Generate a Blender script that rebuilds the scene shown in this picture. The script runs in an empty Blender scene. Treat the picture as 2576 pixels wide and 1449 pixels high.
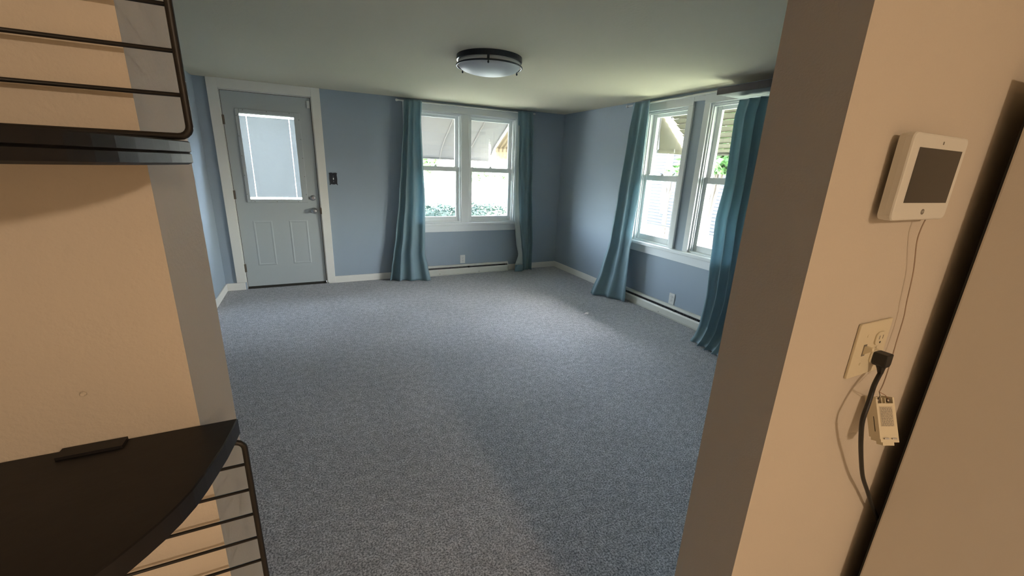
import bpy, bmesh, math, random
from mathutils import Vector, Matrix, noise as mnoise
random.seed(7)
S = bpy.context.scene
COL = S.collection

# ------------------------------------------------------------------ camera
F_PX = 1029.35; IMG_W, IMG_H = 2576.0, 1449.0
CAM = Vector((-3.2565, -5.2284, 1.4231))
YAW, PITCH, ROLL = math.radians(26.0113), math.radians(-16.3801), math.radians(2.2839)
_f = Vector((math.sin(YAW)*math.cos(PITCH), math.cos(YAW)*math.cos(PITCH), math.sin(PITCH)))
_r0 = Vector((math.cos(YAW), -math.sin(YAW), 0)); _u0 = _r0.cross(_f)
_r = math.cos(ROLL)*_r0 + math.sin(ROLL)*_u0
_u = -math.sin(ROLL)*_r0 + math.cos(ROLL)*_u0
cam_d = bpy.data.cameras.new('camera'); cam = bpy.data.objects.new('camera', cam_d); COL.objects.link(cam)
cam_d.sensor_fit = 'HORIZONTAL'; cam_d.sensor_width = 36.0; cam_d.lens = F_PX/IMG_W*36.0
cam_d.clip_start = 0.01; cam_d.clip_end = 500
cam.matrix_world = Matrix(((_r.x, _u.x, -_f.x, CAM.x), (_r.y, _u.y, -_f.y, CAM.y), (_r.z, _u.z, -_f.z, CAM.z), (0, 0, 0, 1)))
S.camera = cam

def on(px, py, axis, val):
    """point where the pixel's ray meets the plane axis=val (a wall, a floor, a known depth)"""
    d = _f*F_PX + _r*(px-IMG_W/2) - _u*(py-IMG_H/2)
    return CAM + d*((val-CAM[axis])/d[axis])

# ------------------------------------------------------------------ world, sun, exposure
S.view_settings.view_transform = 'Standard'; S.view_settings.look = 'None'
S.view_settings.exposure = 0.0; S.view_settings.gamma = 1.0; S.view_settings.use_curve_mapping = False
W = bpy.data.worlds.new('world'); S.world = W; W.use_nodes = True
wn = W.node_tree.nodes; wl = W.node_tree.links
for n in list(wn): wn.remove(n)
sky = wn.new('ShaderNodeTexSky'); sky.sky_type = 'NISHITA'; sky.sun_disc = False
sky.sun_elevation = math.radians(52); sky.sun_rotation = math.radians(141); sky.dust_density = 3.0; sky.air_density = 1.0
bg = wn.new('ShaderNodeBackground'); bg.inputs['Strength'].default_value = 16.5
wo = wn.new('ShaderNodeOutputWorld')
hs = wn.new('ShaderNodeHueSaturation'); hs.inputs['Saturation'].default_value = .55
wl.new(sky.outputs[0], hs.inputs['Color']); wl.new(hs.outputs[0], bg.inputs[0]); wl.new(bg.outputs[0], wo.inputs[0])
sun_d = bpy.data.lights.new('sun', 'SUN'); sun_d.energy = 135.0; sun_d.angle = math.radians(0.6); sun_d.color = (1.0, .95, .86)
sun = bpy.data.objects.new('sun', sun_d); COL.objects.link(sun)
sun.rotation_euler = Vector((-0.50, 0.62, -1.05)).to_track_quat('-Z', 'Y').to_euler()
def portal(name, loc, nrm, sx, sy):
    d = bpy.data.lights.new(name, 'AREA'); d.shape = 'RECTANGLE'; d.size = sx; d.size_y = sy
    d.cycles.is_portal = True
    o = bpy.data.objects.new(name, d); COL.objects.link(o); o.location = loc
    o.rotation_euler = Vector(nrm).to_track_quat('-Z', 'Y').to_euler()
portal('window_portal_back', (-1.45, .17, 1.38), (0, -1, 0), 1.40, 1.36)
portal('window_portal_side', (.17, -2.31, 1.38), (-1, 0, 0), 1.36, 1.32)
portal('window_portal_door', (-3.61, .17, 1.42), (0, -1, 0), .52, .9)

# ------------------------------------------------------------------ materials
MATS = {}
def mat(name, col, rough=.6, metal=0., spec=.5, bump=None, vary=None, trans=0., sheen=0., coat=0.):
    m = bpy.data.materials.new(name); m.use_nodes = True; nt = m.node_tree; b = nt.nodes['Principled BSDF']
    b.inputs['Base Color'].default_value = (*col, 1); b.inputs['Roughness'].default_value = rough
    b.inputs['Metallic'].default_value = metal; b.inputs['Specular IOR Level'].default_value = spec
    b.inputs['Sheen Weight'].default_value = sheen; b.inputs['Coat Weight'].default_value = coat
    if bump or vary:
        tc = nt.nodes.new('ShaderNodeTexCoord')
    if bump:
        nz = nt.nodes.new('ShaderNodeTexNoise'); nz.inputs['Scale'].default_value = bump[0]; nz.inputs['Detail'].default_value = 4
        bp = nt.nodes.new('ShaderNodeBump'); bp.inputs['Strength'].default_value = bump[1]; bp.inputs['Distance'].default_value = bump[2]
        nt.links.new(tc.outputs['Object'], nz.inputs['Vector']); nt.links.new(nz.outputs[0], bp.inputs['Height'])
        nt.links.new(bp.outputs[0], b.inputs['Normal'])
    if vary:
        n2 = nt.nodes.new('ShaderNodeTexNoise'); n2.inputs['Scale'].default_value = vary[0]; n2.inputs['Detail'].default_value = 3
        mx = nt.nodes.new('ShaderNodeMix'); mx.data_type = 'RGBA'
        mx.inputs[6].default_value = (*[c*(1-vary[1]) for c in col], 1); mx.inputs[7].default_value = (*[min(1, c*(1+vary[1])) for c in col], 1)
        nt.links.new(tc.outputs['Object'], n2.inputs['Vector']); nt.links.new(n2.outputs[0], mx.inputs[0]); nt.links.new(mx.outputs[2], b.inputs['Base Color'])
    MATS[name] = m
    return m
mat('wall_blue', (.335, .395, .455), .75, bump=(220, .25, .002), vary=(1.3, .04))
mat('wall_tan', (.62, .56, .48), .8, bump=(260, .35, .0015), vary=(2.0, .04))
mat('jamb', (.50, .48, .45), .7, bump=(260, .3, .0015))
mat('ceiling', (.72, .65, .49), .9, bump=(60, .3, .004), vary=(1.2, .03))
mat('trim_white', (.84, .81, .74), .45, bump=(90, .1, .001))
mat('window_white', (.80, .82, .82), .4)
mat('door_paint', (.47, .50, .495), .5, bump=(120, .12, .001))
mat('dark_gap', (.03, .028, .022), .8)
mat('heater_metal', (.70, .68, .60), .4, vary=(9, .08))
mat('heater_slot', (.16, .155, .15), .5, metal=.4)
mat('brass_dark', (.16, .13, .10), .4, metal=.8)
mat('nickel', (.42, .42, .43), .35, metal=.9)
mat('black_wire', (.012, .011, .011), .45, metal=.2)
mat('dark_wood', (.011, .010, .011), .48, spec=.4, bump=(60, .3, .001), vary=(30, .35))
mat('shelf_brown', (.045, .034, .034), .5, vary=(14, .25))
mat('shelf_under_lit', (.15, .16, .165), .6)  # light reflected by the shelf's underside, put into a paler colour
mat('lamp_bronze', (.045, .050, .062), .35, metal=.6)
mat('lamp_glass', (.78, .79, .80), .4)
mat('rod_white', (.72, .72, .68), .4)
mat('plastic_white', (.74, .73, .68), .4)
mat('plastic_cream', (.74, .67, .50), .4)
mat('switch_black', (.018, .022, .032), .45, metal=.3)
mat('screen', (.045, .040, .034), .15)
mat('print_grey', (.22, .20, .17), .6)
mat('cord_black', (.012, .012, .012), .5)
mat('wire_thin', (.42, .32, .25), .5)
mat('copper', (.5, .25, .16), .4, metal=.7)
mat('fridge_white', (.72, .68, .62), .45, bump=(300, .15, .001))
mat('fridge_black', (.01, .01, .01), .6)
mat('paper', (.80, .74, .72), .8)
mat('kitchen_floor', (.58, .52, .44), .5, vary=(3, .1))
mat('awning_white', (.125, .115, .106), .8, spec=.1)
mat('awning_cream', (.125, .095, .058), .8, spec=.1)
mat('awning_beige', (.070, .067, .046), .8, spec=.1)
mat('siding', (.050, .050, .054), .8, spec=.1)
mat('foundation', (.062, .040, .034), .8, vary=(6, .2))
mat('roof', (.25, .22, .2), .8)
mat('leaf_hedge', (.034, .060, .045), .7, vary=(5, .4))
mat('leaf_tree', (.040, .095, .022), .6, vary=(5, .4))
mat('bark', (.045, .035, .025), .9)
mat('fence_steel', (.045, .047, .047), .5, metal=.2)
mat('concrete', (.6, .58, .55), .9, vary=(2, .1))
mat('car_paint', (.30, .32, .34), .3)
mat('tyre', (.02, .02, .02), .7)
mat('pot', (.7, .7, .68), .7)

def carpet_material():
    m = bpy.data.materials.new('carpet'); m.use_nodes = True; nt = m.node_tree; b = nt.nodes['Principled BSDF']
    b.inputs['Roughness'].default_value = .95; b.inputs['Specular IOR Level'].default_value = .1; b.inputs['Sheen Weight'].default_value = .25
    tc = nt.nodes.new('ShaderNodeTexCoord')
    n1 = nt.nodes.new('ShaderNodeTexNoise'); n1.inputs['Scale'].default_value = 140; n1.inputs['Detail'].default_value = 4; n1.inputs['Roughness'].default_value = .7
    n2 = nt.nodes.new('ShaderNodeTexNoise'); n2.inputs['Scale'].default_value = 26; n2.inputs['Detail'].default_value = 3
    n3 = nt.nodes.new('ShaderNodeTexNoise'); n3.inputs['Scale'].default_value = 2.2; n3.inputs['Detail'].default_value = 2
    for n in (n1, n2, n3): nt.links.new(tc.outputs['Object'], n.inputs['Vector'])
    r = nt.nodes.new('ShaderNodeValToRGB'); r.color_ramp.elements[0].position = .41; r.color_ramp.elements[1].position = .605
    r.color_ramp.elements[0].color = (.17, .168, .175, 1); r.color_ramp.elements[1].color = (.72, .70, .715, 1)
    nt.links.new(n1.outputs[0], r.inputs[0])
    def mulc(fac_node, lo, hi, prev):
        mr = nt.nodes.new('ShaderNodeMapRange'); mr.inputs[1].default_value = .35; mr.inputs[2].default_value = .65; mr.inputs[3].default_value = lo; mr.inputs[4].default_value = hi
        nt.links.new(fac_node.outputs[0], mr.inputs[0])
        mx = nt.nodes.new('ShaderNodeMix'); mx.data_type = 'RGBA'; mx.blend_type = 'MULTIPLY'; mx.inputs[0].default_value = 1
        nt.links.new(prev, mx.inputs[6]); nt.links.new(mr.outputs[0], mx.inputs[7])
        return mx.outputs[2]
    c = mulc(n2, .84, 1.14, r.outputs[0]); c = mulc(n3, .95, 1.05, c)
    nt.links.new(c, b.inputs['Base Color'])
    ad = nt.nodes.new('ShaderNodeMath'); ad.operation = 'ADD'
    nt.links.new(n1.outputs[0], ad.inputs[0]); nt.links.new(n2.outputs[0], ad.inputs[1])
    bp = nt.nodes.new('ShaderNodeBump'); bp.inputs['Strength'].default_value = .8; bp.inputs['Distance'].default_value = .010
    nt.links.new(ad.outputs[0], bp.inputs['Height']); nt.links.new(bp.outputs[0], b.inputs['Normal'])
    MATS['carpet'] = m
carpet_material()

def fabric_material(name, col, trans):
    m = bpy.data.materials.new(name); m.use_nodes = True; nt = m.node_tree
    b = nt.nodes['Principled BSDF']; b.inputs['Base Color'].default_value = (*col, 1); b.inputs['Roughness'].default_value = .55
    b.inputs['Sheen Weight'].default_value = .3; b.inputs['Specular IOR Level'].default_value = .3
    tr = nt.nodes.new('ShaderNodeBsdfTranslucent'); tr.inputs[0].default_value = (*[min(1, c*1.5) for c in col], 1)
    mx = nt.nodes.new('ShaderNodeMixShader'); mx.inputs[0].default_value = trans
    out = nt.nodes['Material Output']
    nt.links.new(b.outputs[0], mx.inputs[1]); nt.links.new(tr.outputs[0], mx.inputs[2]); nt.links.new(mx.outputs[0], out.inputs[0])
    tc = nt.nodes.new('ShaderNodeTexCoord'); nz = nt.nodes.new('ShaderNodeTexNoise'); nz.inputs['Scale'].default_value = 14; nz.inputs['Detail'].default_value = 5
    bp = nt.nodes.new('ShaderNodeBump'); bp.inputs['Strength'].default_value = .25; bp.inputs['Distance'].default_value = .01
    nt.links.new(tc.outputs['Object'], nz.inputs['Vector']); nt.links.new(nz.outputs[0], bp.inputs['Height']); nt.links.new(bp.outputs[0], b.inputs['Normal'])
    MATS[name] = m
fabric_material('curtain_teal', (.235, .335, .370), .30)
fabric_material('curtain_lining', (.52, .56, .53), .2)
fabric_material('blind_white', (.22, .22, .217), .08)

def glass_material():
    m = bpy.data.materials.new('window_glass'); m.use_nodes = True; nt = m.node_tree
    for n in list(nt.nodes): nt.nodes.remove(n)
    t = nt.nodes.new('ShaderNodeBsdfTransparent'); t.inputs[0].default_value = (.93, .95, .94, 1)
    g = nt.nodes.new('ShaderNodeBsdfGlossy'); g.inputs['Roughness'].default_value = .02
    lw = nt.nodes.new('ShaderNodeLayerWeight'); lw.inputs[0].default_value = .5
    pw = nt.nodes.new('ShaderNodeMath'); pw.operation = 'POWER'; pw.inputs[1].default_value = 5.0
    fr = nt.nodes.new('ShaderNodeMath'); fr.operation = 'MULTIPLY_ADD'; fr.inputs[1].default_value = .9; fr.inputs[2].default_value = .03
    nt.links.new(lw.outputs['Facing'], pw.inputs[0]); nt.links.new(pw.outputs[0], fr.inputs[0])
    mx = nt.nodes.new('ShaderNodeMixShader'); o = nt.nodes.new('ShaderNodeOutputMaterial')
    nt.links.new(fr.outputs[0], mx.inputs[0]); nt.links.new(t.outputs[0], mx.inputs[1]); nt.links.new(g.outputs[0], mx.inputs[2]); nt.links.new(mx.outputs[0], o.inputs[0])
    MATS['window_glass'] = m
glass_material()

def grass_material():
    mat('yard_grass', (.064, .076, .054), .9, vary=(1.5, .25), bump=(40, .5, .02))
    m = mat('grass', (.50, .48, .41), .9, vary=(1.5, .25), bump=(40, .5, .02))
grass_material()

mat('label_paper', (.60, .53, .40), .6)

# ------------------------------------------------------------------ mesh helpers
def smooth_path(P, k=6):
    out = []
    for i in range(len(P)-1):
        p0, p1, p2, p3 = P[max(i-1, 0)], P[i], P[i+1], P[min(i+2, len(P)-1)]
        for j in range(k):
            s = j/k; out.append(.5*((2*p1)+(p2-p0)*s+(2*p0-5*p1+4*p2-p3)*s*s+(3*p1-p0-3*p2+p3)*s**3))
    return out+[P[-1]]
def bx(bm, x0, x1, y0, y1, z0, z1, mi=0):
    v = [bm.verts.new((x, y, z)) for x in (x0, x1) for y in (y0, y1) for z in (z0, z1)]
    for f in ((0, 1, 3, 2), (4, 6, 7, 5), (0, 4, 5, 1), (2, 3, 7, 6), (0, 2, 6, 4), (1, 5, 7, 3)):
        bm.faces.new([v[i] for i in f]).material_index = mi
def tube(bm, pts, r, seg=10, cap=True, closed=False):
    pts = [Vector(p) for p in pts]; rings = []; n = len(pts); u = None; tp = None
    for i, p in enumerate(pts):
        a = pts[(i-1) % n] if (closed or i > 0) else pts[0]; b = pts[(i+1) % n] if (closed or i < n-1) else pts[-1]
        t = (b-a).normalized()
        if u is None:
            h = Vector((0, 0, 1)) if abs(t.z) < .9 else Vector((1, 0, 0)); u = t.cross(h).normalized()
        else:
            u = tp.rotation_difference(t) @ u; u = (u-t*u.dot(t)).normalized()
        tp = t; w = u.cross(t)
        rr = r[i] if isinstance(r, (list, tuple)) else r
        rings.append([bm.verts.new(p+(u*math.cos(2*math.pi*k/seg)+w*math.sin(2*math.pi*k/seg))*rr) for k in range(seg)])
    for i in range(n if closed else n-1):
        A, B = rings[i], rings[(i+1) % n]
        for k in range(seg): bm.faces.new((A[k], A[(k+1) % seg], B[(k+1) % seg], B[k]))
    if cap and not closed: bm.faces.new(rings[0][::-1]); bm.faces.new(rings[-1])
def lathe(bm, prof, c, axis='z', seg=32, sgn=1):
    rings = []
    for r, h in prof:
        ring = []
        for k in range(seg):
            a = 2*math.pi*k/seg; p, q = r*math.cos(a), r*math.sin(a)
            v = (p, q, h*sgn) if axis == 'z' else ((p, h*sgn, q) if axis == 'y' else (h*sgn, p, q))
            ring.append(bm.verts.new(Vector(c)+Vector(v)))
        rings.append(ring)
    for A, B in zip(rings, rings[1:]):
        for k in range(seg): bm.faces.new((A[k], A[(k+1) % seg], B[(k+1) % seg], B[k]))
    bm.faces.new(rings[0][::-1]); bm.faces.new(rings[-1])
def prism(bm, poly, axis, a, b):
    """poly: 2-D outline in the two axes other than `axis`, extruded from a to b along axis"""
    def P(u, v, w): return ((w, u, v), (u, w, v), (u, v, w))[axis]
    A = [bm.verts.new(P(u, v, a)) for u, v in poly]; B = [bm.verts.new(P(u, v, b)) for u, v in poly]
    bm.faces.new(A); bm.faces.new(B[::-1]); n = len(poly)
    for i in range(n): bm.faces.new((A[i], A[(i+1) % n], B[(i+1) % n], B[i]))
def rrect(x0, x1, y0, y1, r, seg=5):
    out = []
    for cx, cy, a0 in ((x1-r, y1-r, 0), (x0+r, y1-r, 90), (x0+r, y0+r, 180), (x1-r, y0+r, 270)):
        for k in range(seg+1):
            a = math.radians(a0+90*k/seg); out.append((cx+r*math.cos(a), cy+r*math.sin(a)))
    return out
def obj(name, bm, m, parent=None, smooth=False, bevel=0, solid=0):
    if isinstance(m, str): m = [m]
    bmesh.ops.recalc_face_normals(bm, faces=bm.faces)
    me = bpy.data.meshes.new(name); bm.to_mesh(me); bm.free()
    for k in m: me.materials.append(MATS[k])
    if smooth:
        for p in me.polygons: p.use_smooth = True
    o = bpy.data.objects.new(name, me); COL.objects.link(o)
    if parent:
        o.parent = parent
        if parent.type == 'EMPTY' or parent.location.length > 0:
            o.matrix_parent_inverse = parent.matrix_world.inverted() if parent.type != 'EMPTY' else Matrix.Translation(-parent.location)
    if bevel:
        md = o.modifiers.new('bevel', 'BEVEL'); md.width = bevel; md.segments = 2; md.limit_method = 'ANGLE'
    if solid:
        md = o.modifiers.new('solidify', 'SOLIDIFY'); md.thickness = solid; md.offset = 0
    return o
def box(name, d, m, parent=None, bevel=0):
    bm = bmesh.new(); bx(bm, *d); return obj(name, bm, m, parent, bevel=bevel)
def boxes(name, ds, m, parent=None, bevel=0):
    bm = bmesh.new()
    for d in ds: bx(bm, *d)
    return obj(name, bm, m, parent, bevel=bevel)
def thing(name, label, cat, loc=(0, 0, 0), group=None):
    o = bpy.data.objects.new(name, None); COL.objects.link(o); o.location = loc; o.empty_display_size = .1
    return tag(o, label, cat, group)
def tag(o, label, cat, group=None):
    o['label'] = label; o['category'] = cat
    if group: o['group'] = group
    return o
def struct(o, label=None):
    o['kind'] = 'structure'
    if label: o['label'] = label
    return o

# ------------------------------------------------------------------ dimensions
XL, XR = -4.20, 0.0          # living room side walls
YB = 0.0                     # wall with the door and the double window
YK, YP = -4.86, -4.737       # kitchen face and living-room face of the partition
H = 2.155
JL, JR = -3.356, -2.554      # sides of the opening
T = .16                      # outer wall thickness
D0, D1, DT = -4.004, -3.178, 2.062   # door opening
WB = (-2.150, -.750, .700, 2.035)    # double window opening
W2 = (-2.185, -1.650, .700, 2.035)   # side windows
W3 = (-2.965, -2.430, .700, 2.035)
KX0, KX1, KY0 = -4.25, -.9, -8.6      # kitchen

# ------------------------------------------------------------------ structure
struct(box('floor', (XL-.1, XR+.1, YK+.0, YB+.1, -.12, 0), 'carpet'), 'grey cut-pile carpet floor of the living room')
struct(box('floor_kitchen', (KX0-.1, KX1+.1, KY0-.1, YK, -.12, -.004), 'kitchen_floor'), 'kitchen floor')
struct(box('ceiling', (XL, XR, YK, YB, H, H+.12), 'ceiling'), 'off-white painted ceiling of the living room')
struct(box('ceiling_kitchen', (KX0-.1, KX1+.1, KY0-.1, YK, H+.02, H+.14), 'ceiling'), 'white kitchen ceiling')
struct(boxes('wall_back', [(XL-T, D0, YB, YB+T, 0, H), (D0, D1, YB, YB+T, DT, H), (D1, WB[0], YB, YB+T, 0, H),
    (WB[0], WB[1], YB, YB+T, 0, WB[2]), (WB[0], WB[1], YB, YB+T, WB[3], H), (WB[1], XR+T, YB, YB+T, 0, H)], 'wall_blue'), 'blue-grey wall with the entry door and double window')
struct(boxes('wall_right', [(XR, XR+T, YP-.12, W3[0], 0, H), (XR, XR+T, W3[0], W3[1], 0, W3[2]), (XR, XR+T, W3[0], W3[1], W3[3], H),
    (XR, XR+T, W3[1], W2[0], 0, H), (XR, XR+T, W2[0], W2[1], 0, W2[2]), (XR, XR+T, W2[0], W2[1], W2[3], H), (XR, XR+T, W2[1], YB, 0, H)], 'wall_blue'), 'blue-grey wall with the two single windows')
struct(box('wall_left', (XL-T, XL, YP, YB, 0, H), 'wall_blue'), 'blue-grey wall beside the entry door')
def partition(name, x0, x1, label):
    bm = bmesh.new(); bx(bm, x0, x1, YK, YP, 0, H+.02)
    bm.normal_update()
    bmesh.ops.recalc_face_normals(bm, faces=bm.faces)
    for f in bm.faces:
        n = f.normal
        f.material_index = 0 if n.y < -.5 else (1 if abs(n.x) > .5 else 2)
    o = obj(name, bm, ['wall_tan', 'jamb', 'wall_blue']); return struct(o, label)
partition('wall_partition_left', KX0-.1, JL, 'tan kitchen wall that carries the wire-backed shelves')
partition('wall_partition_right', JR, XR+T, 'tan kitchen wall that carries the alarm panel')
bm = bmesh.new(); bx(bm, JL, JR, YK, YP, 2.05, H+.02); struct(obj('wall_header', bm, 'wall_tan'), 'wall above the kitchen opening')
struct(box('wall_kitchen_left', (KX0-.1, KX0, KY0, YK, 0, H+.02), 'wall_tan'))
struct(box('wall_kitchen_right', (KX1, KX1+.1, KY0, YK, 0, H+.02), 'wall_tan'))
struct(box('wall_kitchen_back', (KX0-.1, KX1+.1, KY0-.1, KY0, 0, H+.02), 'wall_tan'))
struct(box('roof_slab', (XL-.35, XR+.3, KY0-.4, YB+.3, H+.16, H+.34), 'roof'), 'roof above the house')
BB = .082; BT = .013
struct(box('baseboard_left', (XL, XL+BT, YP, YB, 0, BB), 'trim_white', bevel=.003))
struct(boxes('baseboard_back', [(XL+BT, D0-.012, -BT, 0, 0, BB), (D1+.012, -2.02, -BT, 0, 0, BB), (-.80, -BT, -BT, 0, 0, BB)], 'trim_white', bevel=.003))
struct(boxes('baseboard_right', [(-BT, 0, -1.62, 0, 0, BB), (-BT, 0, YP, -3.25, 0, BB)], 'trim_white', bevel=.003))

# ------------------------------------------------------------------ entry door
CT = .022
struct(box('trim_1', (-4.092, D0, -CT, 0, BB+.004, H), 'trim_white', bevel=.002), 'flat white casing on the hinge side of the door')
struct(box('trim_2', (D1, -3.092, -CT, 0, BB*.2, H), 'trim_white', bevel=.002), 'flat white casing on the knob side of the door')
struct(box('trim_3', (D0, D1, -CT, 0, DT, H), 'trim_white', bevel=.002), 'flat white casing over the door')
SX0, SX1, SZ0, SZ1 = -3.9955, -3.1935, .028, 2.0495
def panel_slab():
    """door slab face with a glazed cut-out and two recessed, raised-field panels"""
    bm = bmesh.new()
    G = (-3.868, -3.352, .985, 1.862)
    xs = sorted({SX0, SX1, G[0], G[1]}); y0, y1 = .012, .056
    P = [(-3.868, -3.682, .262, .760), (-3.519, -3.330, .262, .760)]
    # back body with hole
    bx(bm, SX0, G[0], y0, y1, SZ0, SZ1); bx(bm, G[1], SX1, y0, y1, SZ0, SZ1); bx(bm, G[0], G[1], y0, y1, G[3], SZ1)
    bx(bm, G[0], G[1], y0, y1, SZ0, G[2])
    bm2 = bm
    return bm2, P, G
bm, DP, DG = panel_slab()
door = obj('door_1', bm, 'door_paint'); struct(door, 'grey-white steel entry door with a blind-filled half light')
for (x0, x1, z0, z1) in DP:      # embossed panel: a moulded ring standing proud around a flat field
    bm = bmesh.new()
    prof = ((0, 0), (.007, .0028), (.015, .0030), (.023, .0004))
    rings = []
    for ins, h in prof:
        rings.append([bm.verts.new((x, .012-h, z)) for x, z in ((x0+ins, z0+ins), (x1-ins, z0+ins), (x1-ins, z1-ins), (x0+ins, z1-ins))])
    for A, B in zip(rings, rings[1:]):
        for k in range(4): bm.faces.new((A[k], A[(k+1) % 4], B[(k+1) % 4], B[k]))
    A = rings[-1]; bm.faces.new(A)
    obj('embossed_panel', bm, 'door_paint', door)
bm = bmesh.new(); g = DG; fw = .045
for d in ((g[0]-.022, g[0]+.012, -.002, .012, g[2]-.028, g[3]+.030), (g[1]-.012, g[1]+.048, -.002, .012, g[2]-.028, g[3]+.030),
          (g[0]+.012, g[1]-.012, -.002, .012, g[3]-.012, g[3]+.030), (g[0]+.012, g[1]-.012, -.002, .012, g[2]-.028, g[2]+.006)): bx(bm, *d)
frame = obj('light_frame', bm, 'door_paint', door, bevel=.004)
for k in range(5):
    zz = g[2]+.06+k*(g[3]-g[2]-.1)/4
    for xx in (g[0]-.012, g[1]+.036):
        bm = bmesh.new(); lathe(bm, ((.0045, 0), (.0045, .0012), (.001, .0018)), (xx, -.002, zz), 'y', 8, -1); obj('screw', bm, 'print_grey', frame)
for k in range(3):
    xx = g[0]+.05+k*(g[1]-g[0]-.1)/2
    for zz in (g[3]+.018, g[2]-.018):
        bm = bmesh.new(); lathe(bm, ((.0045, 0), (.0045, .0012), (.001, .0018)), (xx, -.002, zz), 'y', 8, -1); obj('screw', bm, 'print_grey', frame)
box('pane', (g[0], g[1], .016, .020, g[2], g[3]), 'window_glass', door)
box('outer_pane', (g[0], g[1], .050, .054, g[2], g[3]), 'window_glass', door)
blind = bpy.data.objects.new('mini_blind', None); COL.objects.link(blind); blind.parent = door
bm = bmesh.new(); n = 58
for k in range(n):
    z = g[2]+.026+k*(g[3]-g[2]-.062)/n
    for xa, xb in ((g[0]+.003, g[0]+.0655), (g[0]+.0705, g[1]-.0625), (g[1]-.0575, g[1]-.003)):   # split at the cord holes
        a = [(xa, .030, z), (xb, .030, z), (xb, .0425, z+.0155), (xa, .0425, z+.0155)]
        bm.faces.new([bm.verts.new(p) for p in a])
sl = obj('blind_slats', bm, 'blind_white', door); sl['kind'] = 'stuff'
bpy.data.objects.remove(blind)
box('blind_head_rail', (g[0]+.006, g[1]-.006, .028, .046, g[3]-.016, g[3]-.001), 'plastic_white', door)
box('blind_bottom_rail', (g[0]+.004, g[1]-.004, .036, .044, g[2]+.001, g[2]+.006), 'plastic_white', door)
for xx in (g[0]+.068, g[1]-.060):
    bm = bmesh.new(); tube(bm, [(xx, .0365, g[2]+.006), (xx, .0365, g[3]-.016)], .0007, 6); obj('ladder_cord', bm, 'plastic_white', door)
for zz in (1.776, 1.037, .242):
    bm = bmesh.new(); tube(bm, [(SX0-.002, .000, zz-.045), (SX0-.002, .000, zz+.045)], .007, 10); bx(bm, SX0-.014, SX0+.010, .006, .0115, zz-.045, zz+.045)
    obj('hinge', bm, 'brass_dark', door)
for zz, r in ((1.008, .030), (.866, .033)):
    bm = bmesh.new(); lathe(bm, ((r, 0), (r, .006), (r*.8, .012), (r*.45, .016)), (-3.252, .012, zz), 'y', 24, -1)
    if zz > .95:
        bx(bm, -3.257, -3.247, -.022, -.003, zz-.016, zz+.016); obj('deadbolt', bm, 'nickel', door)
    else:
        lathe(bm, ((.012, .014), (.012, .030), (.024, .038), (.029, .050), (.026, .062), (.012, .068)), (-3.252, .012, zz), 'y', 24, -1); obj('door_knob', bm, 'nickel', door, smooth=True)
box('strike', (SX1+.002, D1+.004, -.0235, .010, .83, .90), 'brass_dark', door)
box('gap_shade', (SX1, D1-.010, .016, .05, .03, SZ1), 'dark_gap', door)  # dark strips stand in for the shade in the gap around the slab
box('gap_shade', (D0+.004, SX0, .016, .05, .03, SZ1), 'dark_gap', door)
box('gap_shade', (D0+.004, D1-.010, .016, .05, SZ1, DT-.008), 'dark_gap', door)
box('under_gap_shade', (SX0, SX1, .010, .052, .004, .028), 'dark_gap', door)  # dark fill painted in for the shaded gap below the door
box('door_jamb', (D1-.010, D1, .006, .10, .0, DT), 'trim_white', door)
box('door_jamb', (D0, D0+.004, .006, .10, .0, DT), 'trim_white', door)
box('door_head_jamb', (D0+.004, D1-.010, .006, .10, DT-.008, DT), 'trim_white', door)
o = box('threshold', (D0+.004, D1-.010, .004, .15, 0, .004), 'dark_gap', door)
o = box('door_sensor', (-3.229, -3.199, -.006, .012, 1.948, 2.022), 'plastic_white', bevel=.003)
tag(o, 'small white contact sensor at the top corner of the entry door', 'sensor')

# ------------------------------------------------------------------ windows
def sash(parent, ax, u0, u1, z0, z1, d0, d1, st, rt, rb, name):
    """frame of a sash with its pane; ax 'y' = window in the back wall (u along x), 'x' = side wall (u along y)"""
    def B(bm, a0, a1, b0, b1, c0, c1): bx(bm, a0, a1, b0, b1, c0, c1) if ax == 'y' else bx(bm, b0, b1, a0, a1, c0, c1)
    bm = bmesh.new()
    B(bm, u0, u0+st, d0, d1, z0, z1); B(bm, u1-st, u1, d0, d1, z0, z1); B(bm, u0+st, u1-st, d0, d1, z1-rt, z1); B(bm, u0+st, u1-st, d0, d1, z0, z0+rb)
    s = obj(name, bm, 'window_white', parent, bevel=.004)
    bm = bmesh.new(); m = (d0+d1)/2; B(bm, u0+st, u1-st, m-.003, m+.003, z0+rb, z1-rt); obj('pane', bm, 'window_glass', s)
    return s
def lock(parent, ax, u, z, d):
    bm = bmesh.new(); lathe(bm, ((.020, 0), (.020, .005), (.012, .010), (.012, .018)), (u, d, z) if ax == 'y' else (d, u, z), 'z', 12)
    bx(bm, *((u-.006, u+.030, d-.006, d+.006, z+.012, z+.020) if ax == 'y' else (d-.006, d+.006, u-.006, u+.030, z+.012, z+.020)))
    obj('sash_lock', bm, 'window_white', parent)
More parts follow.
